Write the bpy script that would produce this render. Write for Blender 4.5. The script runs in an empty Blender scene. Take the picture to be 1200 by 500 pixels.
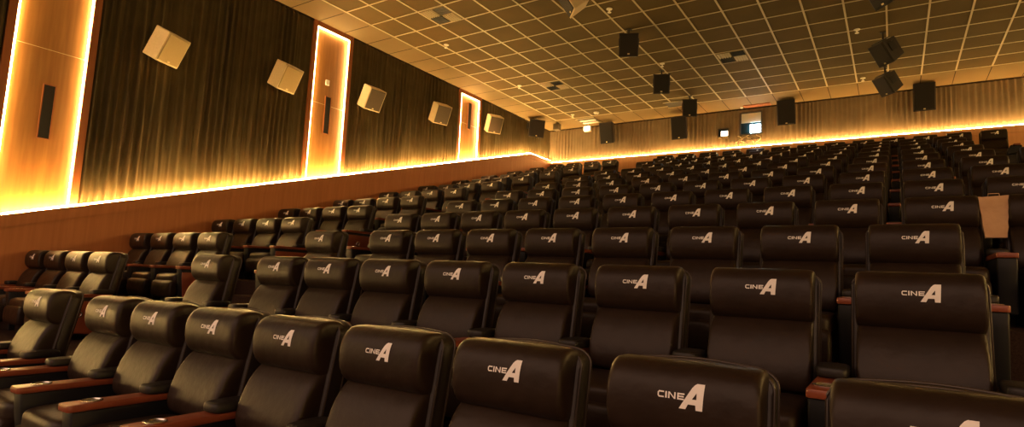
import bpy, bmesh, math, random
from mathutils import Vector, Matrix
random.seed(7)
C = bpy.context.scene.collection
S = 0.75            # seat pitch (m)
T = 0.777           # ceiling tile (m)
CAMZ = 1.40
HA = 1.02           # height of the headrest logo above its tier
RISE = 0.528 * S
PITCH = 1.886 * S
WL = -11.97         # left wall plane
WR = 8.0            # right wall plane
WB = 25.8 * T       # back wall plane
CEIL = CAMZ + 7.8688 * T
NROWS = 13

# ------------------------------------------------------------------ materials
def mat(name, col, rough=0.6, metal=0.0, spec=0.5, emit=None, estr=0.0):
    m = bpy.data.materials.new(name); m.use_nodes = True
    b = m.node_tree.nodes['Principled BSDF']
    b.inputs['Base Color'].default_value = (*col, 1)
    b.inputs['Roughness'].default_value = rough
    b.inputs['Metallic'].default_value = metal
    b.inputs['Specular IOR Level'].default_value = spec
    if emit:
        b.inputs['Emission Color'].default_value = (*emit, 1)
        b.inputs['Emission Strength'].default_value = estr
    return m

def noise_mat(name, c1, c2, scale, rough=0.6, bump=0.0, stretch=(1, 1, 1), spec=0.5, detail=4, bscale=None, rough2=None):
    m = mat(name, c1, rough, 0, spec)
    nt = m.node_tree; N = nt.nodes; L = nt.links; b = N['Principled BSDF']
    tc = N.new('ShaderNodeTexCoord'); mp = N.new('ShaderNodeMapping'); mp.inputs['Scale'].default_value = stretch
    no = N.new('ShaderNodeTexNoise'); no.inputs['Scale'].default_value = scale; no.inputs['Detail'].default_value = detail
    cr = N.new('ShaderNodeValToRGB')
    cr.color_ramp.elements[0].position = 0.3; cr.color_ramp.elements[1].position = 0.7
    cr.color_ramp.elements[0].color = (*c1, 1); cr.color_ramp.elements[1].color = (*c2, 1)
    L.new(tc.outputs['Object'], mp.inputs['Vector']); L.new(mp.outputs['Vector'], no.inputs['Vector'])
    L.new(no.outputs['Fac'], cr.inputs['Fac']); L.new(cr.outputs['Color'], b.inputs['Base Color'])
    if bump:
        n2 = N.new('ShaderNodeTexNoise'); n2.inputs['Scale'].default_value = bscale or scale * 3; n2.inputs['Detail'].default_value = 3
        L.new(mp.outputs['Vector'], n2.inputs['Vector'])
        bp = N.new('ShaderNodeBump'); bp.inputs['Strength'].default_value = bump; bp.inputs['Distance'].default_value = 0.02
        L.new(n2.outputs['Fac'], bp.inputs['Height']); L.new(bp.outputs['Normal'], b.inputs['Normal'])
    return m

M = {}
M['leather'] = noise_mat('leather', (.019, .0105, .0065), (.027, .015, .0095), 9, .42, .26, spec=.28, bscale=11)
M['shell'] = noise_mat('shell_leather', (.016, .010, .007), (.022, .014, .009), 9, .45, .1, spec=.5, bscale=14)
M['pad'] = noise_mat('pad_leather', (.012, .010, .009), (.018, .014, .012), 12, .45, .1, spec=.4)
M['black'] = mat('black_plastic', (.008, .008, .009), .5, 0, .4)
M['cherry'] = noise_mat('cherry_wood', (.22, .050, .022), (.32, .085, .035), 4, .32, .03, (1, .12, 1), spec=.5)
M['chrome'] = mat('brushed_steel', (.75, .73, .70), .25, 1)
M['logo'] = mat('logo_print', (.95, .91, .88), .6, 0, .3)
M['piping'] = mat('piping', (.05, .034, .022), .35, 0, .6)
M['oak'] = noise_mat('oak_panel', (.27, .115, .027), (.37, .17, .045), 2.6, .45, .02, (1, 5, .35), spec=.35)
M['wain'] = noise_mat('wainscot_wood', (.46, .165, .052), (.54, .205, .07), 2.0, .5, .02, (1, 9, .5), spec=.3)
M['wainback_lit'] = noise_mat('wainscot_wood_back_lit', (.72, .36, .17), (.80, .43, .22), 2.0, .5, .02, (9, 1, .5), spec=.3)  # paler than the side wood: ceiling bounce light put into the colour
M['frame'] = noise_mat('frame_wood', (.25, .080, .026), (.32, .11, .038), 3, .45, .02, (1, 6, .4), spec=.3)
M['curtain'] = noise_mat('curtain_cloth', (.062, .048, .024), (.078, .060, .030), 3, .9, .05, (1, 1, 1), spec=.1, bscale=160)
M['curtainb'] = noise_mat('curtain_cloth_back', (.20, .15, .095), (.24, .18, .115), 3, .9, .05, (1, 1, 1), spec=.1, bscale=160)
M['carpet'] = noise_mat('carpet', (.030, .018, .014), (.055, .032, .022), 60, .95, .3, spec=.05)
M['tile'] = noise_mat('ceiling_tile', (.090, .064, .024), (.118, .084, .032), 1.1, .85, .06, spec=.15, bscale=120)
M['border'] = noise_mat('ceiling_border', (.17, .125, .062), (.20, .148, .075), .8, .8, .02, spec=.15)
M['tbar'] = mat('ceiling_grid_bar', (.52, .44, .29), .5, 0, .4)
M['joint'] = mat('dark_joint', (.03, .02, .012), .9, 0, .1)
M['wallpaint'] = mat('dark_wall', (.10, .075, .05), .9, 0, .1)
M['spk_pale'] = noise_mat('speaker_pale', (.58, .46, .28), (.64, .51, .32), 30, .6, .05)
M['spk_grille_pale'] = noise_mat('speaker_grille_pale', (.34, .25, .11), (.40, .30, .14), 90, .7, .2)
M['spk_grille_dim'] = noise_mat('speaker_grille_dim', (.09, .07, .045), (.12, .09, .06), 90, .7, .2)
M['spk_dark'] = noise_mat('speaker_black', (.016, .013, .012), (.024, .019, .017), 40, .55, .05, spec=.35)
M['spk_mesh'] = noise_mat('speaker_black_grille', (.010, .008, .008), (.018, .014, .013), 120, .65, .2, spec=.3)
M['white'] = mat('white_plastic', (.8, .76, .68), .5)
M['brass'] = mat('badge', (.75, .62, .35), .35, .6)
M['kraft'] = noise_mat('kraft_paper', (.60, .36, .20), (.72, .46, .27), 5, .7, .5, spec=.3, bscale=12)
M['blind'] = mat('white_blind', (.80, .74, .58), .7)
M['port'] = mat('dark_glass', (.012, .03, .035), .08, 0, .6)
LEDC = (1.0, .61, .19)
M['led'] = mat('led_warm', (.9, .8, .6), .5, emit=LEDC, estr=225)
M['ledb'] = mat('led_warm_back', (.9, .8, .6), .5, emit=LEDC, estr=85)
M['ledp'] = mat('led_warm_panel', (.9, .8, .6), .5, emit=(1.0, .68, .28), estr=30)
M['lamp'] = mat('lamp_face', (.9, .9, .9), .5, emit=(1, .80, .5), estr=4)
M['beam'] = mat('projector_lens_light', (.9, .9, .9), .5, emit=(.62, .85, 1.0), estr=14)
M['exitlit'] = mat('port_lit_pane', (.9, .9, .9), .5, emit=(1, .85, .66), estr=2.4)

# ------------------------------------------------------------------ mesh helpers
class MB:
    def __init__(s): s.v = []; s.f = []
    def box(s, a, b):
        n = len(s.v); x0, y0, z0 = a; x1, y1, z1 = b
        s.v += [(x0, y0, z0), (x1, y0, z0), (x1, y1, z0), (x0, y1, z0), (x0, y0, z1), (x1, y0, z1), (x1, y1, z1), (x0, y1, z1)]
        s.f += [[n + i for i in q] for q in ((0, 3, 2, 1), (4, 5, 6, 7), (0, 1, 5, 4), (1, 2, 6, 5), (2, 3, 7, 6), (3, 0, 4, 7))]
        return s
    def prism(s, pts, axis, lo, hi):
        # pts: polygon in the two other axes
        n = len(s.v); k = len(pts)
        for w in (lo, hi):
            for p in pts:
                c = {0: (w, p[0], p[1]), 1: (p[0], w, p[1]), 2: (p[0], p[1], w)}[axis]
                s.v.append(c)
        s.f.append([n + i for i in range(k)][::-1]); s.f.append([n + k + i for i in range(k)])
        for i in range(k):
            j = (i + 1) % k; s.f.append([n + i, n + j, n + k + j, n + k + i])
        return s
    def tube(s, pts, r, seg=6, closed=False):
        pts = [Vector(p) for p in pts]; n0 = len(s.v); m = len(pts)
        up = Vector((0, 0, 1))
        for i, p in enumerate(pts):
            a = pts[(i - 1) % m] if (closed or i > 0) else p
            b = pts[(i + 1) % m] if (closed or i < m - 1) else p
            d = (b - a).normalized()
            u = d.cross(up) if abs(d.dot(up)) < .95 else d.cross(Vector((1, 0, 0)))
            u.normalize(); w = d.cross(u).normalized()
            for k in range(seg):
                t = 2 * math.pi * k / seg
                s.v.append(tuple(p + (u * math.cos(t) + w * math.sin(t)) * r))
        for i in range(m if closed else m - 1):
            for k in range(seg):
                a = n0 + i * seg + k; b = n0 + i * seg + (k + 1) % seg
                c = n0 + ((i + 1) % m) * seg
                s.f.append([a, b, c + (k + 1) % seg, c + k])
        if not closed:
            s.f.append([n0 + k for k in range(seg)][::-1]); s.f.append([n0 + (m - 1) * seg + k for k in range(seg)])
        return s
    def lathe(s, prof, cx, cy, seg=20):
        n0 = len(s.v); m = len(prof)
        for r, z in prof:
            for k in range(seg):
                t = 2 * math.pi * k / seg; s.v.append((cx + r * math.cos(t), cy + r * math.sin(t), z))
        for i in range(m - 1):
            for k in range(seg):
                a = n0 + i * seg + k; b = n0 + i * seg + (k + 1) % seg
                s.f.append([a, b, b + seg, a + seg])
        s.f.append([n0 + (m - 1) * seg + k for k in range(seg)]); s.f.append([n0 + k for k in range(seg)][::-1])
        return s
    def data(s, name, m, smooth=False, bevel=0, bseg=2):
        me = bpy.data.meshes.new(name); me.from_pydata(s.v, [], s.f)
        bm = bmesh.new(); bm.from_mesh(me)
        bmesh.ops.recalc_face_normals(bm, faces=bm.faces)
        if bevel:
            es = [e for e in bm.edges if len(e.link_faces) == 2 and e.calc_face_angle(0) > .5]
            bmesh.ops.bevel(bm, geom=es, offset=bevel, segments=bseg, profile=.5, affect='EDGES', clamp_overlap=True)
        bm.to_mesh(me); bm.free()
        if smooth:
            for p in me.polygons: p.use_smooth = True
            if smooth != 'all': me.set_sharp_from_angle(angle=math.radians(45))
        me.materials.append(m)
        return me
    def build(s, name, m, parent=None, **k):
        return link(name, s.data(name, m, **k), parent)

def link(name, me, parent=None):
    o = bpy.data.objects.new(name, me); C.objects.link(o)
    if parent: o.parent = parent
    return o

def tag(o, label=None, cat=None, group=None, kind=None):
    if label: o['label'] = label
    if cat: o['category'] = cat
    if group: o['group'] = group
    if kind: o['kind'] = kind
    return o

def empty(name, loc, rz=0):
    o = bpy.data.objects.new(name, None); C.objects.link(o); o.location = loc; o.rotation_euler = (0, 0, rz)
    o.empty_display_size = .1
    return o

def cushion(name, m, half, centre, kyz, kx, shear=0, n=10, crease=None):
    """A stuffed cushion: rounded block with a bulging profile, sheared to recline."""
    bm = bmesh.new()
    bmesh.ops.create_cube(bm, size=2)
    bmesh.ops.subdivide_edges(bm, edges=bm.edges, cuts=n, use_grid_fill=True)
    for v in bm.verts:
        # concentrate vertices towards the edges
        x, y, z = [math.copysign(math.sin(abs(c) * math.pi / 2) ** .75, c) for c in v.co]
        a = (abs(y) ** kyz + abs(z) ** kyz) ** (1 / kyz)
        r = (a ** kx + abs(x) ** kx) ** (1 / kx)
        x, y, z = x / r, y / r, z / r
        px, py, pz = x * half[0], y * half[1], z * half[2]
        py += shear * pz
        v.co = (px + centre[0], py + centre[1], pz + centre[2])
    bmesh.ops.recalc_face_normals(bm, faces=bm.faces)
    me = bpy.data.meshes.new(name); bm.to_mesh(me); bm.free()
    for p in me.polygons: p.use_smooth = True
    me.materials.append(m)
    return me

# ------------------------------------------------------------------ recliner
HR_HALF = (.276, .125, .150); HR_C = (0, .122, HA - .045); HR_KYZ = 2.45; HR_KX = 18

def headrest_front(x, z):
    X = abs((x - HR_C[0]) / HR_HALF[0]); Z = abs((z - HR_C[2]) / HR_HALF[2])
    a = max(1 - X ** HR_KX, 0) ** (1 / HR_KX)
    y = max(a ** HR_KYZ - Z ** HR_KYZ, 0) ** (1 / HR_KYZ)
    return HR_C[1] - y * HR_HALF[1]

def logo_mesh():
    h = .088; ax = .008; az = HA - .044
    polys = []
    # big slanted A: outer contour with a hole, cut into convex pieces
    polys += [[(0, 0), (.265, 0), (.36, .195), (.515, .405), (.70, .67), (.69, 1.0), (.60, .945), (.50, .83)],
              [(.36, .195), (.655, .195), (.665, .405), (.515, .405)],
              [(.67, 0), (.926, 0), (.985, 1.0), (.69, 1.0), (.70, .67), (.69, .405), (.665, .405), (.655, .195)]]
    b, t, w = .33, .585, .056
    def rect(x0, y0, x1, y1): polys.append([(x0, y0), (x1, y0), (x1, y1), (x0, y1)])
    # C with rounded left corners
    polys.append([(-.885, b + .07), (-.83, b + .07), (-.83, t - .07), (-.885, t - .07)])
    polys.append([(-.885, t - .07), (-.83, t - .07), (-.80, t - w), (-.62, t - w), (-.62, t), (-.83, t)])
    polys.append([(-.885, b + .07), (-.83, b), (-.62, b), (-.62, b + w), (-.80, b + w), (-.83, b + .07)])
    rect(-.565, b, -.50, t)                                     # I
    rect(-.445, b, -.385, t); rect(-.20, b, -.14, t)            # N
    polys.append([(-.385, t), (-.445, t), (-.20, b), (-.14, b)])
    rect(-.075, b, -.015, t)                                    # E
    rect(-.015, t - w, .215, t); rect(-.015, (b + t) / 2 - w / 2, .19, (b + t) / 2 + w / 2); rect(-.015, b, .20, b + w)
    bm = bmesh.new()
    for p in polys:
        vs = [bm.verts.new((x, 0, y)) for x, y in p]
        bm.faces.new(vs)
    bmesh.ops.triangulate(bm, faces=bm.faces)
    for _ in range(2):
        bmesh.ops.subdivide_edges(bm, edges=[e for e in bm.edges if e.calc_length() > .15], cuts=1)
        bmesh.ops.triangulate(bm, faces=bm.faces)
    for v in bm.verts:
        x = ax + v.co.x * h; z = az + v.co.z * h
        v.co = (x, headrest_front(x, z) - .0025, z)
    for f in bm.faces:
        f.normal_update()
        if f.normal.y > 0: f.normal_flip()
    me = bpy.data.meshes.new('logo'); bm.to_mesh(me); bm.free(); me.materials.append(M['logo'])
    return me

def shell_outline(hw, z0, z1, r, arch, n=8):
    pts = [(-hw + .02, z0), (hw - .02, z0), (hw, z0 + .05)]
    for i in range(n + 1):
        a = math.pi / 2 * i / n; pts.append((hw - r + r * math.cos(a), z1 - r * .7 + r * .7 * math.sin(a)))
    for i in range(1, 6):
        f = i / 6; x = (hw - r) * (1 - 2 * f); pts.append((x, z1 + arch * math.sin(math.pi * f)))
    for i in range(n + 1):
        a = math.pi / 2 * (1 + i / n); pts.append((-hw + r + r * math.cos(a), z1 - r * .7 + r * .7 * math.sin(a)))
    pts.append((-hw, z0 + .05))
    return pts

def lean(z): return .17 * (z - .95)

def shell_mesh():
    o = shell_outline(.292, .12, 1.108, .09, .012)
    bm = bmesh.new(); loops = []
    for y, g in ((.125, .97), (.135, 1), (.225, 1), (.24, .96)):
        loops.append([bm.verts.new((x * g, y + lean(z), (z - .6) * g + .6)) for x, z in o])
    k = len(o)
    for a, b in zip(loops, loops[1:]):
        for i in range(k): bm.faces.new((a[i], a[(i + 1) % k], b[(i + 1) % k], b[i]))
    bm.faces.new(loops[0][::-1]); bm.faces.new(loops[-1])
    bmesh.ops.recalc_face_normals(bm, faces=bm.faces)
    me = bpy.data.meshes.new('back_shell'); bm.to_mesh(me); bm.free()
    for p in me.polygons: p.use_smooth = len(p.vertices) == 4
    me.set_sharp_from_angle(angle=math.radians(50)); me.materials.append(M['shell'])
    return me

def piping_mesh():
    o = [p for p in shell_outline(.294, .12, 1.110, .09, .012) if p[1] > .2]
    mb = MB()
    # start at the right side low, over the top, down the left side
    pts = [(.294, .45)] + o + [(-.294, .45)]
    for y in (.137, .225):
        mb.tube([(x, y + lean(z), z) for x, z in pts], .0055, 6)
    return mb.data('piping', M['piping'], smooth='all')

def wood_top_mesh(cx):
    w = .070; y0, y1 = -.575, .06; z0, z1 = .535, .575; r = .022; pts = []
    for i in range(7):
        a = math.pi + math.pi / 2 * i / 6; pts.append((cx - w + r + r * math.cos(a), y0 + r + r * math.sin(a)))
    for i in range(7):
        a = 1.5 * math.pi + math.pi / 2 * i / 6; pts.append((cx + w - r + r * math.cos(a), y0 + r + r * math.sin(a)))
    pts += [(cx + w, y1), (cx - w, y1)]
    return MB().prism(pts, 2, z0, z1).data('console_top', M['cherry'], smooth=True, bevel=.006)

def console_body_mesh(cx):
    mb = MB(); w = .064
    mb.prism([(-.50, .10), (.06, .04), (.06, .536), (-.555, .536), (-.545, .43)], 0, cx - w, cx + w)
    return mb.data('console_body', M['black'], smooth=True, bevel=.012)

def cup_mesh(cx):
    z = .5755
    return MB().lathe([(.056, z), (.058, z + .006), (.050, z + .008), (.046, z + .001), (.040, z - .003)], cx, -.435, 24).data('cup_holder', M['chrome'], smooth=True)

def pad_mesh(cx):
    return cushion('arm_pad', M['pad'], (.074, .125, .032), (cx, -.04, .604), 5, 5, n=6)

def side_panel_mesh(cx):
    mb = MB(); mb.prism([(-.50, .12), (.04, .06), (.04, .49), (-.54, .49), (-.54, .43)], 0, cx - .008, cx + .008)
    return mb.data('side_panel', M['cherry'], smooth=True, bevel=.004)

def button_mesh(cx):
    mb = MB(); sgn = 1 if cx > 0 else -1
    pts = [(cx + sgn * .010, -.30 + .034 * math.cos(a * math.pi / 8), .33 + .034 * math.sin(a * math.pi / 8)) for a in range(16)]
    return mb.tube(pts, .009, 6, True).data('control_ring', M['chrome'], smooth='all')

SEAT = {}
SEAT['headrest'] = cushion('headrest', M['leather'], HR_HALF, HR_C, HR_KYZ, HR_KX, n=12)
SEAT['logo'] = logo_mesh()
SEAT['back_cushion'] = cushion('back_cushion', M['leather'], (.272, .125, .205), (0, .075, .664), 2.35, 16, shear=.34, n=12)
SEAT['back_shell'] = shell_mesh()
SEAT['piping'] = piping_mesh()
SEAT['seat_cushion'] = cushion('seat_cushion', M['leather'], (.274, .285, .085), (0, -.285, .385), 4.5, 8, n=10)
SEAT['footrest'] = cushion('footrest', M['leather'], (.272, .065, .125), (0, -.545, .245), 3.2, 8, n=8)
bmb = MB().box((-.26, -.46, 0), (.26, .10, .14))
SEAT['base'] = bmb.data('base', M['black'], bevel=.01)
for sgn, k in ((-1, 'L'), (1, 'R')):
    cx = sgn * S / 2
    SEAT['console_body' + k] = console_body_mesh(cx)
    SEAT['console_top' + k] = wood_top_mesh(cx)
    SEAT['cup' + k] = cup_mesh(cx)
    SEAT['pad' + k] = pad_mesh(cx)
    SEAT['panel' + k] = side_panel_mesh(sgn * (S / 2 + .072))
    SEAT['ring' + k] = button_mesh(sgn * (S / 2 + .078))

def add_console(root, k, end):
    b = link('console', SEAT['console_body' + k], root)
    t = link('console_top', SEAT['console_top' + k], b); t['label'] = 'reddish wood armrest top'
    c = link('cup_holder', SEAT['cup' + k], b); c['label'] = 'silver cup holder ring'
    link('arm_pad', SEAT['pad' + k], b)
    if end:
        p = link('side_panel', SEAT['panel' + k], b); p['label'] = 'reddish wood side panel'
        link('control_ring', SEAT['ring' + k], b)

def make_seat(x, y, z, right, left_end, right_end):
    r = empty('cinema_recliner', (x, y, z))
    sh = link('back_shell', SEAT['back_shell'], r)
    link('piping', SEAT['piping'], sh)
    h = link('headrest', SEAT['headrest'], r)
    l = link('logo', SEAT['logo'], h); l['label'] = 'pale CINE A logo'
    link('back_cushion', SEAT['back_cushion'], r)
    link('seat_cushion', SEAT['seat_cushion'], r)
    link('footrest', SEAT['footrest'], r)
    link('base', SEAT['base'], r)
    add_console(r, 'L', left_end)
    if right: add_console(r, 'R', right_end)
    return r

ORD = ['zeroth', 'first', 'second', 'third', 'fourth', 'fifth', 'sixth', 'seventh', 'eighth', 'ninth', 'tenth', 'eleventh', 'twelfth', 'thirteenth', 'fourteenth']
def row_phrase(r): return ['nearest row', 'second row from front', 'third row from front', 'fourth row from front', 'fifth row from front', 'sixth row from front',
                           'seventh row from front', 'eighth row from front', 'ninth row from front', 'tenth row from front', 'third row from back',
                           'second row from back', 'rearmost row'][r]
AOFF = .07
FIRST = {0: -8.50, 1: -8.43, 2: -8.39}
START = {0: -6.80, 1: -6.795, 2: -6.765, 3: -8.433, 4: -8.41, 5: -8.397, 6: -8.371, 7: -8.344, 8: -8.33, 9: -7.33, 10: -8.32, 11: -8.32, 12: -8.83}
COUNT = {0: 8, 1: 8, 2: 8, 3: 11, 4: 11, 5: 11, 6: 11, 7: 12, 8: 11, 9: 10, 10: 11, 11: 11, 12: 13}
def row_y(r): return (2.72 + 1.886 * r) * S
for r in range(NROWS):
    y = row_y(r); z = RISE * r
    if r in FIRST:
        o = make_seat((FIRST[r] - AOFF) * S, y, z, True, False, False)
        tag(o, 'black leather recliner left of the wide gap, %s' % row_phrase(r), 'cinema seat', 'single recliners at the left ends of the front rows')
    n = COUNT[r]
    for i in range(n):
        last = i == n - 1
        o = make_seat((START[r] + i - AOFF + (.17 if (r, i) == (7, 11) else 0)) * S, y, z, last, False, False)
        if last: lab = 'black leather recliner at the right end of the %s' % row_phrase(r)
        else: lab = 'black leather recliner, %s, %s from left after the %s' % (row_phrase(r), ORD[i + 1], 'wide gap' if r in FIRST else 'aisle')
        tag(o, lab, 'cinema seat', 'recliners in the main block')
    if r >= 1:
        x0 = -14.95 + .03 * (r - 1)
        for i in range(4):
            o = make_seat((x0 + i - AOFF) * S, y, z, i == 3, False, i == 3)
            w = ['nearest the wall', 'second from the wall', 'third from the wall', 'on the aisle'][i]
            tag(o, 'black leather recliner in the left wall block, %s, %s' % (row_phrase(r), w), 'cinema seat', 'recliners in the left wall block')

# ------------------------------------------------------------------ stepped floor
fl = []
y_front = row_y(0) - 1.10
prof = [(-3.0, 0.0)]
for r in range(1, NROWS):
    yb = row_y(r) - 1.10
    prof += [(yb, RISE * (r - 1)), (yb, RISE * r)]
prof += [(WB + .3, RISE * (NROWS - 1)), (WB + .3, -.3), (-3.0, -.3)]
floor = MB().prism(prof, 0, WL - .2, WR + .2).build('floor', M['carpet']); tag(floor, kind='structure')
# half-height aisle steps between the wall block and the main block
for r in range(1, NROWS):
    yb = row_y(r) - 1.10
    st = MB().box((-8.25, yb - .42, RISE * (r - 1) - .01), (-7.05, yb + .01, RISE * (r - .5))).build('trim_%d' % (20 + r), M['carpet'], bevel=.01)
    tag(st, kind='structure')

# ------------------------------------------------------------------ walls
def ledge(y):      # top of the wood dado along the side wall (world z)
    yt = y / T
    return CAMZ + T * (min(1.24 + .2745 * (yt - 5.58), 6.19))
YPEAK = (5.58 + (6.19 - 1.24) / .2745) * T
LB = CAMZ + 6.10 * T          # dado top on the back wall
BASE = -.3

def side_wall(name, xw, sg, y0, front_x):
    # dado: stepped-out wood panel below the light line
    ys = [y0, YPEAK, WB]
    mb = MB()
    pts = [(y, ledge(y) - .02) for y in ys] + [(WB, BASE), (y0, BASE)]
    lo, hi = sorted((xw - sg * .2, front_x - sg * .025))
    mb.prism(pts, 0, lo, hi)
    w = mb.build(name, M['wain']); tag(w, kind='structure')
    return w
XF = -11.735     # face of the left dado
wl = side_wall('wall_left', WL, 1, -3.0, XF)
# upper part of the left wall behind the cloth
up = MB().prism([(-3.0, ledge(-3.0) - .1), (YPEAK, ledge(YPEAK) - .1), (WB + .2, ledge(YPEAK) - .1), (WB + .2, CEIL + .2), (-3.0, CEIL + .2)], 0, WL - .25, WL - .005).build('wall_left_upper', M['wallpaint'])
tag(up, kind='structure')
def top_rail(name, xa, xb, y0):
    mb = MB(); h = .20
    a, b, c = y0, YPEAK, WB
    pts = [(a, ledge(a)), (b, ledge(b)), (c, ledge(c)), (c, ledge(c) - h), (b, ledge(b) - h), (a, ledge(a) - h)]
    mb.prism(pts, 0, xa, xb)
    t = mb.build(name, M['wain']); tag(t, kind='structure'); return t
top_rail('trim_1', XF - .028, XF, -3.0)
# right wall (outside the frame, mirrors the left one)
wr = side_wall('wall_right', WR, -1, -3.0, WR - .165)
top_rail('trim_2', WR - .165, WR - .137, -3.0)
up = MB().prism([(-3.0, ledge(-3.0) - .1), (YPEAK, ledge(YPEAK) - .1), (WB + .2, ledge(YPEAK) - .1), (WB + .2, CEIL + .2), (-3.0, CEIL + .2)], 0, WR, WR + .25).build('wall_right_upper', M['curtain'])
tag(up, kind='structure')
# back wall
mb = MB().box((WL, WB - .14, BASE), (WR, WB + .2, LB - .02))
tag(mb.build('wall_back', M['wainback_lit']), kind='structure')
mb = MB().box((WL, WB + .005, LB - .1), (WR, WB + .25, CEIL + .2))
tag(mb.build('wall_back_upper', M['wallpaint']), kind='structure')
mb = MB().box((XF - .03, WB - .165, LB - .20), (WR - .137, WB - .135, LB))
tag(mb.build('trim_3', M['wainback_lit']), kind='structure')

# light strips on the ledges
def strip_side(x, ya, yb, dz=.012, r=.014):
    ys = [ya] + ([YPEAK] if ya < YPEAK < yb else []) + [yb]
    return MB().tube([(x, y, ledge(y) + dz) for y in ys], r, 6)
o = strip_side(XF - .05, -2.8, WB - .16).build('light_strip', M['led'])
tag(o, 'glowing warm light strip along the top of the left wood wall', 'light strip')
o = strip_side(WR - .115, -2.8, WB - .16).build('light_strip', M['led'])
tag(o, 'glowing warm light strip along the top of the right wood wall', 'light strip')
o = MB().tube([(XF, WB - .115, LB + .012), (WR - .16, WB - .115, LB + .012)], .014, 6).build('light_strip', M['ledb'])
tag(o, 'glowing warm light strip along the top of the back wood wall', 'light strip')

# pleated cloth
def pleats(length, seed, step=.012):
    rnd = random.Random(seed); u = 0; out = []
    ph = 0
    n = int(length / step) + 1
    ks = [rnd.uniform(0, 6.28) for _ in range(6)]
    for i in range(n):
        u = length * i / (n - 1)
        p = 2 * math.pi * (u / .14 + .35 * math.sin(u * 2.1 + ks[0]) + .2 * math.sin(u * 5.3 + ks[1]))
        amp = .026 + .010 * math.sin(u * 3.7 + ks[2]) + .006 * math.sin(u * 9.1 + ks[3])
        sn = math.sin(p); d = amp * (2 * ((sn + 1) / 2) ** 1.7 - 1) + .006 * math.sin(2.0 * p + ks[4]) + .005 * math.sin(u * 31 + ks[5])
        out.append((u, d))
    return out

def curtain_side(y0, y1, seed, label):
    pl = pleats(y1 - y0, seed); me_v = []; me_f = []
    nz = 22
    rnd = random.Random(seed + 50)
    sway = [rnd.uniform(-1, 1) for _ in range(4)]
    for u, d in pl:
        y = y0 + u; zb = ledge(y) - .03; zt = CEIL - .005
        for k in range(nz):
            f = k / (nz - 1)
            wob = .25 * math.sin(u * 1.9 + 2.2 * f + sway[0]) + .2 * math.sin(u * 4.7 - 3 * f + sway[1])
            fold = int(u / .14)
            ph2 = (fold * 2.399) % 6.283
            fl = .030 * math.sin(5.2 * f + ph2) * math.sin(3.1416 * f) + .011 * math.sin(13 * f + 2.1 * ph2)
            me_v.append((WL + .045 + d * (.8 + wob) + fl * (.5 + .5 * math.sin(6.283 * u / .14)), y, zb + (zt - zb) * f))
    for i in range(len(pl) - 1):
        for k in range(nz - 1):
            a = i * nz + k; me_f.append([a, a + nz, a + nz + 1, a + 1])
    me = bpy.data.meshes.new('curtain'); me.from_pydata(me_v, [], me_f)
    for p in me.polygons: p.use_smooth = True
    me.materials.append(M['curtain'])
    o = link('curtain', me); tag(o, label, 'curtain', 'pleated wall curtains'); return o

def curtain_back(x0, x1, seed, label):
    pl = pleats(x1 - x0, seed, .016); v = []; f = []; nz = 5
    for u, d in pl:
        for k in range(nz):
            t = k / (nz - 1); v.append((x0 + u, WB - .040 - d * (.55 + .2 * math.sin(u * 2 + 2 * t)), LB - .03 + (CEIL - .005 - LB + .03) * t))
    for i in range(len(pl) - 1):
        for k in range(nz - 1):
            a = i * nz + k; f.append([a, a + nz, a + nz + 1, a + 1])
    me = bpy.data.meshes.new('curtain'); me.from_pydata(v, [], f)
    for p in me.polygons: p.use_smooth = True
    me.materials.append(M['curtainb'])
    o = link('curtain', me); tag(o, label, 'curtain', 'pleated wall curtains'); return o

PAN = [(3.74, 5.32), (10.84, 12.40), (18.00, 19.54)]
PAN = [(a * T * 1.009, b * T * 1.009) for a, b in PAN]
curtain_side(-2.9, PAN[0][0], 1, 'dark pleated curtain left of the nearest lit wood panel')
curtain_side(PAN[0][1], PAN[1][0], 2, 'dark pleated curtain between the nearest and middle lit wood panels')
curtain_side(PAN[1][1], PAN[2][0], 3, 'dark pleated curtain between the middle and farthest lit wood panels')
curtain_side(PAN[2][1], WB - .02, 4, 'short pleated curtain between the farthest lit panel and the corner')
curtain_back(WL + .03, WR, 5, 'long pleated curtain hung across the back wall')

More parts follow.
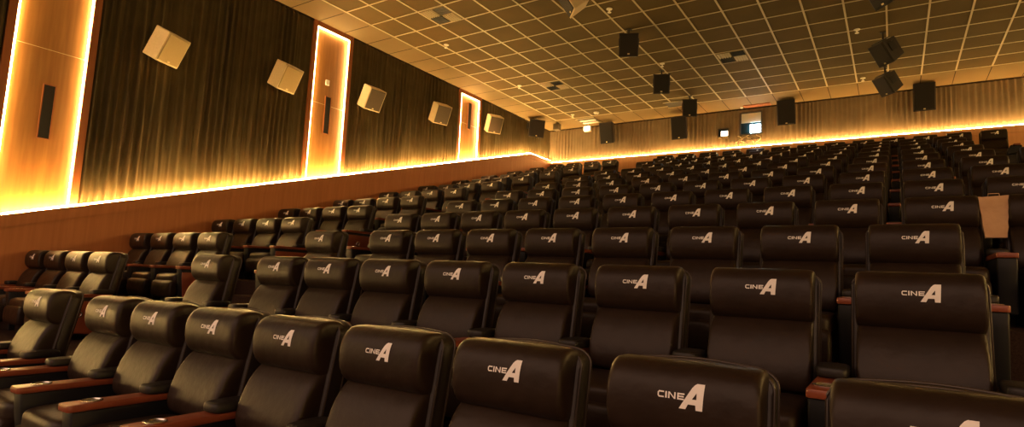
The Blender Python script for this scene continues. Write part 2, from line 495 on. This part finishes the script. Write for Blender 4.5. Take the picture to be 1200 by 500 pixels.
# lit wood panels
def lit_panel(i, lab, slot, seam, strobe=None):
    y0, y1 = PAN[i]; fw = .115; xp = WL + .012; xo = WL + .085
    r = empty('lit_wall_panel', (WL, (y0 + y1) / 2, ledge((y0 + y1) / 2)))
    off = r.location
    def B(mb, name, m, **k):
        mb.v = [tuple(Vector(v) - off) for v in mb.v]
        return mb.build(name, m, r, **k)
    mb = MB().prism([(y0 + .02, ledge(y0) - .04), (y1 - .02, ledge(y1) - .04), (y1 - .02, CEIL - .01), (y0 + .02, CEIL - .01)], 0, WL - .003, xp)
    B(mb, 'panel_board', M['oak'])
    zt = CEIL - .004
    mb = MB()
    mb.prism([(y0, ledge(y0) - .03), (y0 + fw, ledge(y0 + fw) - .03), (y0 + fw, zt), (y0, zt)], 0, WL - .002, xo)
    mb.prism([(y1 - fw, ledge(y1 - fw) - .03), (y1, ledge(y1) - .03), (y1, zt), (y1 - fw, zt)], 0, WL - .002, xo)
    mb.box((WL - .002, y0 + fw, zt - .13), (xo, y1 - fw, zt))
    B(mb, 'frame', M['frame'], bevel=.004)
    # strip light running round the inside of the frame
    ya, yb = y0 + fw + .016, y1 - fw - .016; z2 = zt - .13 - .016
    xs = WL + .060
    for nm, pts in (('light_strip', [(xs, ya, ledge(ya) + .02), (xs, ya, z2)]), ('light_strip', [(xs, yb, ledge(yb) + .02), (xs, yb, z2)]), ('light_strip', [(xs, ya, z2), (xs, yb, z2)])):
        B(MB().tube(pts, .013, 6), nm, M['ledp'])['label'] = 'glowing strip inside the frame'
    (ys, zs0, zs1) = slot
    sl = MB().box((xp - .004, ys - .075, zs0), (xp + .02, ys + .075, zs1))
    s = B(sl, 'light_slot', M['black'], bevel=.004); s['label'] = 'narrow black vertical slot'
    rim = MB()
    g = .012
    rim.box((xp, ys - .075 - g, zs0 - g), (xp + .026, ys - .075, zs1 + g)); rim.box((xp, ys + .075, zs0 - g), (xp + .026, ys + .075 + g, zs1 + g))
    rim.box((xp, ys - .075, zs1), (xp + .026, ys + .075, zs1 + g)); rim.box((xp, ys - .075, zs0 - g), (xp + .026, ys + .075, zs0))
    rim.v = [tuple(Vector(v) - off) for v in rim.v]
    rim.build('slot_rim', M['frame'], s)
    sm = MB().box((xp - .002, y0 + fw, seam - .004), (xp + .0035, y1 - fw, seam + .004))
    B(sm, 'seam', M['brass'])
    if strobe:
        mbx = MB().box((xp, strobe[0] - .05, strobe[1] - .07), (xp + .05, strobe[0] + .05, strobe[1] + .07))
        q = B(mbx, 'alarm_strobe', M['white'], bevel=.012); q['label'] = 'small white wall alarm'
    tag(r, lab, 'wall panel', 'lit wood wall panels')
lit_panel(0, 'tall lit wood panel with black slot at the left edge of the photo', (3.60, CAMZ + 1.98, CAMZ + 2.88), CAMZ + 3.48)
lit_panel(1, 'lit wood panel with black slot and small white alarm, middle of three', (9.12, CAMZ + 3.39, CAMZ + 4.32), CAMZ + 4.10, (9.05, CAMZ + 4.67))
lit_panel(2, 'smallest lit wood panel, farthest along the left wall near the corner', (14.74, CAMZ + 4.90, CAMZ + 5.78), CAMZ + 5.04)

# ------------------------------------------------------------------ ceiling
XI = [(-13.02 + i) * T for i in range(-1, 25)]
YK = [(12.1 + k) * T for k in range(-16, 13)]
XI = [x for x in XI if x < WR - .3]
ce = MB().box((WL, -3.0, CEIL), (WR, WB + .1, CEIL + .15)).build('ceiling', M['tile']); tag(ce, kind='structure')
bw = .038; zb = CEIL - .012
mb = MB()
for x in XI: mb.box((x - bw / 2, -3.0, zb), (x + bw / 2, YK[-1] + bw / 2, CEIL + .002))
for y in YK: mb.box((XI[0] - bw / 2, y - .013, zb + .0015), (WR, y + .013, CEIL + .002))
g = mb.build('ceiling_grid', M['tbar'], ce)
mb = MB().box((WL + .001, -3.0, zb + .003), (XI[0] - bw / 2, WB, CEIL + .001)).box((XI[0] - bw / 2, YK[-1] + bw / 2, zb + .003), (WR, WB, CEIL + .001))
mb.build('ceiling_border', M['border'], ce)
mb = MB()
for y in YK: mb.box((WL + .002, y - .009, zb), (XI[0] - .10, y + .009, zb + .01))
for x in XI[1:]: mb.box((x - .009, YK[-1] + .08, zb), (x + .009, WB - .05, zb + .01))
mb.build('border_joint', M['joint'], ce)
# dark shadow-gap trim where walls meet the ceiling
tag(MB().box((WL, -3.0, CEIL - .045), (WL + .075, WB, CEIL - .008)).build('trim_4', M['joint']), kind='structure')
tag(MB().box((WL + .075, WB - .075, CEIL - .045), (WR, WB, CEIL - .008)).build('trim_5', M['joint']), kind='structure')

def vent(i, k, lab):
    x0, y0 = (-13.02 + i) * T + bw / 2, (12.1 + k) * T + bw / 2; w = T - bw
    r = empty('ceiling_vent', (x0 + w / 2, y0 + w / 2, CEIL))
    h = w / 2; z0, z1 = -.014, .002
    MB().box((-h, -h, -.016), (-h + .03, h, z1)).box((h - .03, -h, -.016), (h, h, z1)).box((-h + .03, -h, -.016), (h - .03, -h + .03, z1)).box((-h + .03, h - .03, -.016), (h - .03, h, z1)).build('vent_frame', M['border'], r)
    q = .22
    for a, b, dark in ((-1, -1, False), (1, -1, True), (-1, 1, True), (1, 1, False)):
        xs, ys = sorted((a * .02, a * (h - .03))), sorted((b * .02, b * (h - .03)))
        if dark:
            d = MB().box((xs[0], ys[0], z0), (xs[1], ys[1], z1)).build('dark_opening', M['black'], r)
            d['label'] = 'dark open quarter'
            sl = MB()
            for n in range(5):
                yy = ys[0] + (n + .5) * (ys[1] - ys[0]) / 5; sl.box((xs[0], yy - .004, z0 - .012), (xs[1], yy + .004, z0))
            sl.build('fins', M['black'], d)
        else:
            sl = MB().box((xs[0], ys[0], z0), (xs[1], ys[1], z1))
            for n in range(5):
                xx = xs[0] + (n + .5) * (xs[1] - xs[0]) / 5; sl.box((xx - .008, ys[0], z0 - .02), (xx + .008, ys[1], z0))
            sl.build('slat_panel', M['tbar'], r)
    tag(r, lab, 'ceiling vent', 'square ceiling vents')
vent(1, 0, 'square ceiling vent with two dark quarters, nearest above the left wall')
vent(1, 7, 'square ceiling vent, farther along the left side of the ceiling')
vent(8, 7, 'square slatted ceiling vent in the middle of the dark ceiling')

# open tile with a dark hole, and the opened hatch with bars near the corner
def hatch(x, y, w, d, lab, bars):
    r = empty('ceiling_hatch', (x, y, CEIL - .012))
    MB().box((-w / 2, -d / 2, -.006), (w / 2, d / 2, .004)).build('opening', M['black'], r)
    f = MB()
    f.box((-w / 2 - .03, -d / 2 - .03, -.02), (w / 2 + .03, -d / 2, 0)).box((-w / 2 - .03, d / 2, -.02), (w / 2 + .03, d / 2 + .03, 0))
    f.build('rim', M['tbar'], r)
    if bars:
        for yy in (-d * .18, d * .30):
            MB().box((-w / 2 + .05, yy - .07, -.05), (w / 2, yy + .07, -.008)).build('lamp_bar', M['white'], r, bevel=.008)
    tag(r, lab, 'ceiling hatch'); return r
hatch(-6.1, 18.55, .72, .55, 'dark open ceiling tile behind the hanging black speakers', False)
hatch(-9.75, 19.2, .70, .62, 'recessed ceiling fitting with two pale bars near the far corner', True)

# sprinklers
SPK = [(-9.98, 11.18, 'near the lit panels, nearest of that line'), (-9.98, 14.75, 'beside the left vent'), (-9.94, 18.28, 'near the far left corner'),
       (-5.29, 11.27, 'beside the pale hanging speaker'), (-5.33, 14.89, 'between the hanging black speakers'), (-.61, 14.8, 'left of the upper tilted black speaker'), (-.63, 18.36, 'left of the lower tilted black speaker')]
for x, y, w in SPK:
    r = empty('sprinkler', (x, y, CEIL - .012))
    MB().lathe([(.07, 0), (.065, -.012), (.02, -.02)], 0, 0, 14).build('cover_plate', M['white'], r, smooth=True)
    MB().lathe([(.016, -.015), (.016, -.075), (.045, -.08), (.045, -.088)], 0, 0, 12).build('nozzle', M['white'], r, smooth=True)
    tag(r, 'small white ceiling sprinkler ' + w, 'sprinkler', 'ceiling sprinklers')
r = empty('smoke_detector', (-9.0, 18.34, CEIL - .012))
MB().lathe([(.10, 0), (.10, -.03), (.075, -.06), (.04, -.068)], 0, 0, 18).build('housing', M['white'], r, smooth=True)
MB().lathe([(.02, -.066), (.018, -.075)], 0, 0, 10).build('sensor', M['black'], r)
tag(r, 'round white smoke detector on the ceiling near the far left corner', 'smoke detector')

# ------------------------------------------------------------------ speakers
def speaker(lab, group, pos, yaw, tilt, w=.52, h=.66, d=.40, taper=.62, cab='spk_pale', gr='spk_grille_pale', mount='wall', roll=0, drop=.3, topd=None, bh=.85):
    """front faces local -Y; back is narrower; tilt > 0 looks down."""
    r = empty('surround_speaker', pos)
    Rm = Matrix.Rotation(yaw, 4, 'Z') @ Matrix.Rotation(tilt, 4, 'X') @ Matrix.Rotation(roll, 4, 'Y')
    def put(mb): mb.v = [tuple(Rm @ Vector(v)) for v in mb.v]; return mb
    hw = w / 2; bwid = hw * taper; td = topd or d
    mb = MB(); n = [(-hw, -d / 2, -h / 2), (hw, -d / 2, -h / 2), (hw, -d / 2, h / 2), (-hw, -d / 2, h / 2),
                    (-bwid, d / 2, -h / 2 * bh), (bwid, d / 2, -h / 2 * bh), (bwid, -d / 2 + td, h / 2 * bh), (-bwid, -d / 2 + td, h / 2 * bh)]
    mb.v = n; mb.f = [[0, 1, 2, 3], [5, 4, 7, 6], [0, 3, 7, 4], [1, 5, 6, 2], [3, 2, 6, 7], [0, 4, 5, 1]]
    put(mb).build('cabinet', M[cab], r, bevel=.014)
    g = MB().box((-hw + .025, -d / 2 - .018, -h / 2 + .03), (hw - .025, -d / 2 + .01, h / 2 - .025))
    gq = put(g).build('grille', M[gr], r, bevel=.012)
    gq['label'] = 'flat mesh grille'
    put(MB().box((-.025, -d / 2 - .022, -h / 2 + .045), (.025, -d / 2 - .016, -h / 2 + .075))).build('badge', M['brass'], gq)
    if mount == 'wall':
        mb = MB(); b0 = Rm @ Vector((0, d / 2 - .02, 0)); out = Matrix.Rotation(yaw, 4, 'Z') @ Vector((0, drop, 0))
        mb.tube([b0, b0 * .3 + out * .7, out], .028, 8)
        mb.build('bracket', M['black'], r)
    else:
        top = Rm @ Vector((0, 0, h / 2 * .6)); ztop = CEIL - pos[2] - .01
        mb = MB().tube([(top.x, top.y, top.z - .05), (top.x, top.y, ztop)], .022, 8)
        mb.box((top.x - .06, top.y - .06, ztop - .015), (top.x + .06, top.y + .06, ztop))
        mb.build('ceiling_pole', M[mount], r)
        sp = MB()
        for sx in (-1, 1): sp.box((sx * (hw + .004) - .006, -.10, -.04), (sx * (hw + .004) + .006, .06, h / 2 * .6))
        sp.box((-hw - .01, -.05, h / 2 * .98), (hw + .01, .03, h / 2 * .98 + .02))
        put(sp).build('yoke', M['black'], r)
    tag(r, lab, 'speaker', group)
    return r
GW = 'speakers on the left wall'; GB = 'speakers on the back wall'; GC = 'speakers hanging from the ceiling'
FX = math.pi / 2   # yaw so that the front looks to +X
for y, z, lab, gr in ((5.12, 4.04, 'pale speaker on the left wall curtain, nearest the camera', 'spk_grille_pale'),
                      (7.61, 4.28, 'pale speaker left of the middle lit wood panel', 'spk_grille_pale'),
                      (10.13, 4.53, 'speaker with pale side right of the middle lit wood panel', 'spk_grille_dim'),
                      (12.81, 4.85, 'dark speaker left of the farthest lit wood panel', 'spk_grille_dim'),
                      (15.55, 5.23, 'small dark speaker right of the farthest lit wood panel', 'spk_grille_dim')):
    aim = math.atan2(9.2 - y, 11.3)
    speaker(lab, GW, (WL + .46, y, CAMZ + z), FX + aim, math.radians(27), .50, .58, .36, .96, 'spk_pale', gr, drop=.385, bh=1)

speaker('dark speaker near the ceiling in the far left corner', GW, (-11.46, 18.13, CAMZ + 5.70), math.radians(52), math.radians(12), .62, .66, .42, .6, 'spk_dark', 'spk_mesh', 'tbar')
for x, z, lab in ((-9.12, 5.72, 'black speaker on the back wall, leftmost, beside the white lamp'), (-6.33, 5.62, 'black speaker on the back wall partly behind a hanging speaker'),
                  (-2.82, 5.76, 'black speaker on the back wall right of the projection window'), (.85, 5.78, 'black speaker on the back wall farthest right')):
    speaker(lab, GB, (x, WB - .42, CAMZ + z - .06), 0, math.radians(14), .55, .80, .30, .8, 'spk_dark', 'spk_mesh', drop=.355)
for p, yaw, tilt, lab, cab, gr in (((-5.32, 12.49, CAMZ + 5.70), 23, 14, 'black speaker hanging from the ceiling, nearest of the straight row', 'spk_dark', 'spk_mesh'),
                          ((-5.53, 15.42, CAMZ + 5.70), 20, 14, 'black hanging speaker, second of the straight row', 'spk_dark', 'spk_mesh'),
                          ((-5.48, 17.96, CAMZ + 5.70), 17, 14, 'black hanging speaker in front of the back wall speaker', 'spk_dark', 'spk_mesh'),
                          ((-5.44, 9.86, CAMZ + 5.75), -50, 35, 'pale sided speaker hanging at the top edge of the photo', 'spk_pale', 'spk_mesh'),
                          ((-.03, 12.0, CAMZ + 5.64), -48, 35, 'black tilted speaker cut off by the top edge, upper right', 'spk_dark', 'spk_mesh'),
                          ((-.03, 15.3, CAMZ + 5.66), -48, 35, 'black tilted hanging speaker, upper of the right pair', 'spk_dark', 'spk_mesh'),
                          ((-.02, 17.74, CAMZ + 5.66), -48, 35, 'black tilted hanging speaker, lower of the right pair', 'spk_dark', 'spk_mesh')):
    speaker(lab, GC, p, math.radians(yaw), math.radians(tilt), .46, .55, .40, .85, cab, gr, 'spk_dark')

# ------------------------------------------------------------------ projection window etc.
def framed(name, x0, x1, z0, z1, depth=.10, fw=.035):
    r = empty(name, ((x0 + x1) / 2, WB - .02, (z0 + z1) / 2))
    w, h = (x1 - x0) / 2, (z1 - z0) / 2
    mb = MB()
    mb.box((-w - fw, -depth, h), (w + fw, .02, h + fw)).box((-w - fw, -depth, -h - fw), (w + fw, .02, -h)).box((-w - fw, -depth, -h), (-w, .02, h)).box((w, -depth, -h), (w + fw, .02, h))
    return r, w, h, mb
r, w, h, mb = framed('projection_window', -4.32, -3.66, CAMZ + 5.20, CAMZ + 5.93)
mb.build('window_frame', M['wallpaint'], r, bevel=.006)
MB().box((-w, -.05, -h), (w, -.03, h)).build('glass', M['port'], r)
b = MB().box((-w + .02, -.07, .02), (w - .01, -.055, h - .02))
for k in range(6): b.box((-w + .02, -.074, .03 + k * .055), (w - .01, -.07, .034 + k * .055))
b.build('blind', M['blind'], r)['label'] = 'cream roller blind pulled halfway'
tag(r, 'projection window in back wall with cream blind and glowing beam', 'projection window')
pj = empty('projector', (-3.84, WB - .115, CAMZ + 5.36))
MB().box((-.17, -.02, -.14), (.16, .04, .14)).build('projector_face', M['beam'], pj, bevel=.01)['label'] = 'glowing bluish white light'
MB().box((-.20, .0, -.155), (.19, .05, -.142)).build('shelf', M['black'], pj)
tag(pj, 'glowing bluish white projector lamp in the lower half of the projection window', 'projector')
r, w, h, mb = framed('viewing_port', -5.06, -4.74, CAMZ + 5.19, CAMZ + 5.45, fw=.025)
mb.build('port_frame', M['wallpaint'], r, bevel=.005)
MB().box((-w, -.05, -h), (w, -.03, h)).build('glass', M['port'], r)
MB().box((-w + .08, -.058, -h + .02), (w - .01, -.05, h - .07)).build('lit_pane', M['exitlit'], r)
tag(r, 'small bright viewing port left of the projection window', 'viewing port')
# loose cables below the window
cr = empty('cable_bundle', (-4.0, WB - .10, CAMZ + 4.97))
rnd = random.Random(3)
for k in range(7):
    pts = []; x0 = -.40 + .1 * k
    for i in range(9):
        t = i / 8; pts.append((x0 + .10 * math.sin(4 * t + k) + rnd.uniform(-.03, .03), .02 * math.sin(3 * t + k), .18 - .36 * t * (0.6 + .4 * math.sin(k * 1.7) ** 2)))
    MB().tube(pts, .012, 5).build('cable', M['spk_grille_dim'] if k % 2 else M['spk_pale'], cr, smooth='all')
MB().box((-.1, -.02, .02), (.30, .01, .06)).build('cable_clip', M['spk_grille_dim'], cr)
tag(cr, 'tangle of loose cables on the curtain under the projection window', 'cables')
# emergency lamp near the corner
er = empty('emergency_lamp', (-9.98, WB - .40, CAMZ + 5.90))
MB().box((-.14, -.10, -.10), (.14, .04, .10)).build('housing', M['white'], er, bevel=.012)
MB().box((-.125, -.112, -.085), (.125, -.098, .085)).build('lamp_face', M['lamp'], er)['label'] = 'glowing white face'
MB().tube([(0, 0, .12), (0, 0, CEIL - CAMZ - 5.90 - .01)], .02, 8).build('hanger', M['tbar'], er)
tag(er, 'small glowing white lamp under the ceiling near the far left corner', 'lamp')
sr = empty('ceiling_spotlight', (-11.0, 19.0, CEIL - .012))
MB().lathe([(.05, 0), (.05, -.06)], 0, 0, 12).build('mount', M['border'], sr)
MB().box((-.12, -.11, -.30), (.12, .11, -.05)).build('housing', M['spk_grille_dim'], sr, bevel=.012)
tag(sr, 'small brown box fitting on the ceiling at the far left corner', 'ceiling fitting')
lr = empty('ceiling_sign', (-3.75, 19.75, CEIL - .012))
MB().box((-.42, -.14, -.02), (.42, .14, .004)).build('plate', M['frame'], lr)
MB().lathe([(.05, -.018), (.04, -.05)], -.50, 0, 12).build('lamp_bulb', M['white'], lr)
tag(lr, 'reddish flat ceiling plate above the projection window', 'ceiling plate')

# ------------------------------------------------------------------ bag
bx = (START[3] + 9 - AOFF + .5) * S + .01; by = row_y(3); bz = RISE * 3
bg = empty('paper_bag', (bx, by, bz + .74))
mb = MB(); n = 9; rnd = random.Random(11); rings = []
W0, D0, H0 = .083, .044, .36
for k in range(n):
    t = k / (n - 1); z = H0 * t
    w = W0 * (.92 + .22 * t); d = D0 * (1 - .35 * t)
    ring = []
    for (sx, sy) in ((-1, -1), (-.33, -1), (.33, -1), (1, -1), (1, 0), (1, 1), (.33, 1), (-.33, 1), (-1, 1), (-1, 0)):
        gus = .75 if sy == 0 else 1
        ring.append((sx * w * gus + rnd.uniform(-.004, .004) - .02 * t * (sx < 0), sy * d + rnd.uniform(-.005, .005) * (t > .05), z + (rnd.uniform(-.012, .012) if k == n - 1 else 0)))
    rings.append(ring)
for ring in rings: mb.v += ring
q = 10
for k in range(n - 1):
    for i in range(q): mb.f.append([k * q + i, k * q + (i + 1) % q, (k + 1) * q + (i + 1) % q, (k + 1) * q + i])
mb.f.append(list(range(q))[::-1])
mb.v = [(x, y + .065, z) for x, y, z in mb.v]
bo = mb.data('bag_body', M['kraft'], smooth=True); link('bag_body', bo, bg)
hd = MB().tube([(-.05, .04, .34), (-.045, .035, .385), (.03, .035, .385), (.035, .04, .34)], .004, 5).build('handle', M['kraft'], bg)
tag(bg, 'crumpled brown paper bag wedged between two seat backs at the right', 'bag')

# unidentified dark object at the ninth row's end, given an invented bin shape
bn = empty('dark_object', (1.91, row_y(8) + .02, RISE * 8))
MB().prism([(-.09, 0), (.09, 0), (.105, .86), (-.105, .86)], 1, -.10, .10).build('dark_body', M['spk_dark'], bn, bevel=.012)
MB().prism([(-.11, .86), (.11, .90), (.10, 1.03), (-.08, 1.00)], 1, -.11, .11).build('dark_top', M['black'], bn, bevel=.015)
MB().prism([(.07, .80), (.10, .80), (.175, .97), (.145, .985)], 1, -.125, -.11).build('flap', M['kraft'], bn)['label'] = 'pale slanted strip'
tag(bn, 'narrow black object with a pale slanted strip by the right aisle wall', 'object')

# ------------------------------------------------------------------ light and camera
w = bpy.data.worlds.new('world'); bpy.context.scene.world = w; w.use_nodes = True
bgd = w.node_tree.nodes['Background']; wn = w.node_tree.nodes; wl2 = w.node_tree.links
tcw = wn.new('ShaderNodeTexCoord'); sx = wn.new('ShaderNodeSeparateXYZ'); crw = wn.new('ShaderNodeValToRGB')
crw.color_ramp.elements[0].position = .48; crw.color_ramp.elements[0].color = (.10, .055, .035, 1)
crw.color_ramp.elements[1].position = .72; crw.color_ramp.elements[1].color = (1.0, .60, .40, 1)
mr = wn.new('ShaderNodeMapRange'); mr.inputs['From Min'].default_value = -1; mr.inputs['From Max'].default_value = 1
wl2.new(tcw.outputs['Generated'], sx.inputs['Vector']); wl2.new(sx.outputs['Z'], mr.inputs['Value'])
wl2.new(mr.outputs['Result'], crw.inputs['Fac']); wl2.new(crw.outputs['Color'], bgd.inputs['Color'])
bgd.inputs['Strength'].default_value = .80

cam = bpy.data.cameras.new('camera'); co = bpy.data.objects.new('camera', cam); C.objects.link(co)
f, yaw, pitch, roll, cx, cy = 674.7859, .5631, .1070, -.0434, 622.9435, 254.4097
cam.sensor_fit = 'HORIZONTAL'; cam.sensor_width = 36; cam.lens = f / 1200 * 36
cam.shift_x = (600 - cx) / 1200; cam.shift_y = (cy - 250) / 1200
R = Matrix.Rotation(yaw, 3, 'Z') @ Matrix.Rotation(pitch, 3, 'X') @ Matrix.Rotation(roll, 3, 'Y')
right, fwd, upv = R.col[0], R.col[1], R.col[2]
m4 = Matrix((right, upv, -fwd)).transposed().to_4x4(); m4.translation = (0, 0, CAMZ)
co.matrix_world = m4; cam.clip_start = .05
sc = bpy.context.scene; sc.camera = co
sc.view_settings.view_transform = 'Standard'; sc.view_settings.look = 'None'; sc.view_settings.gamma = 1
sc.view_settings.use_curve_mapping = False; sc.view_settings.exposure = 1.1
sc.cycles.max_bounces = 8; sc.cycles.diffuse_bounces = 5; sc.cycles.use_denoising = True
sc.cycles.sample_clamp_indirect = 4
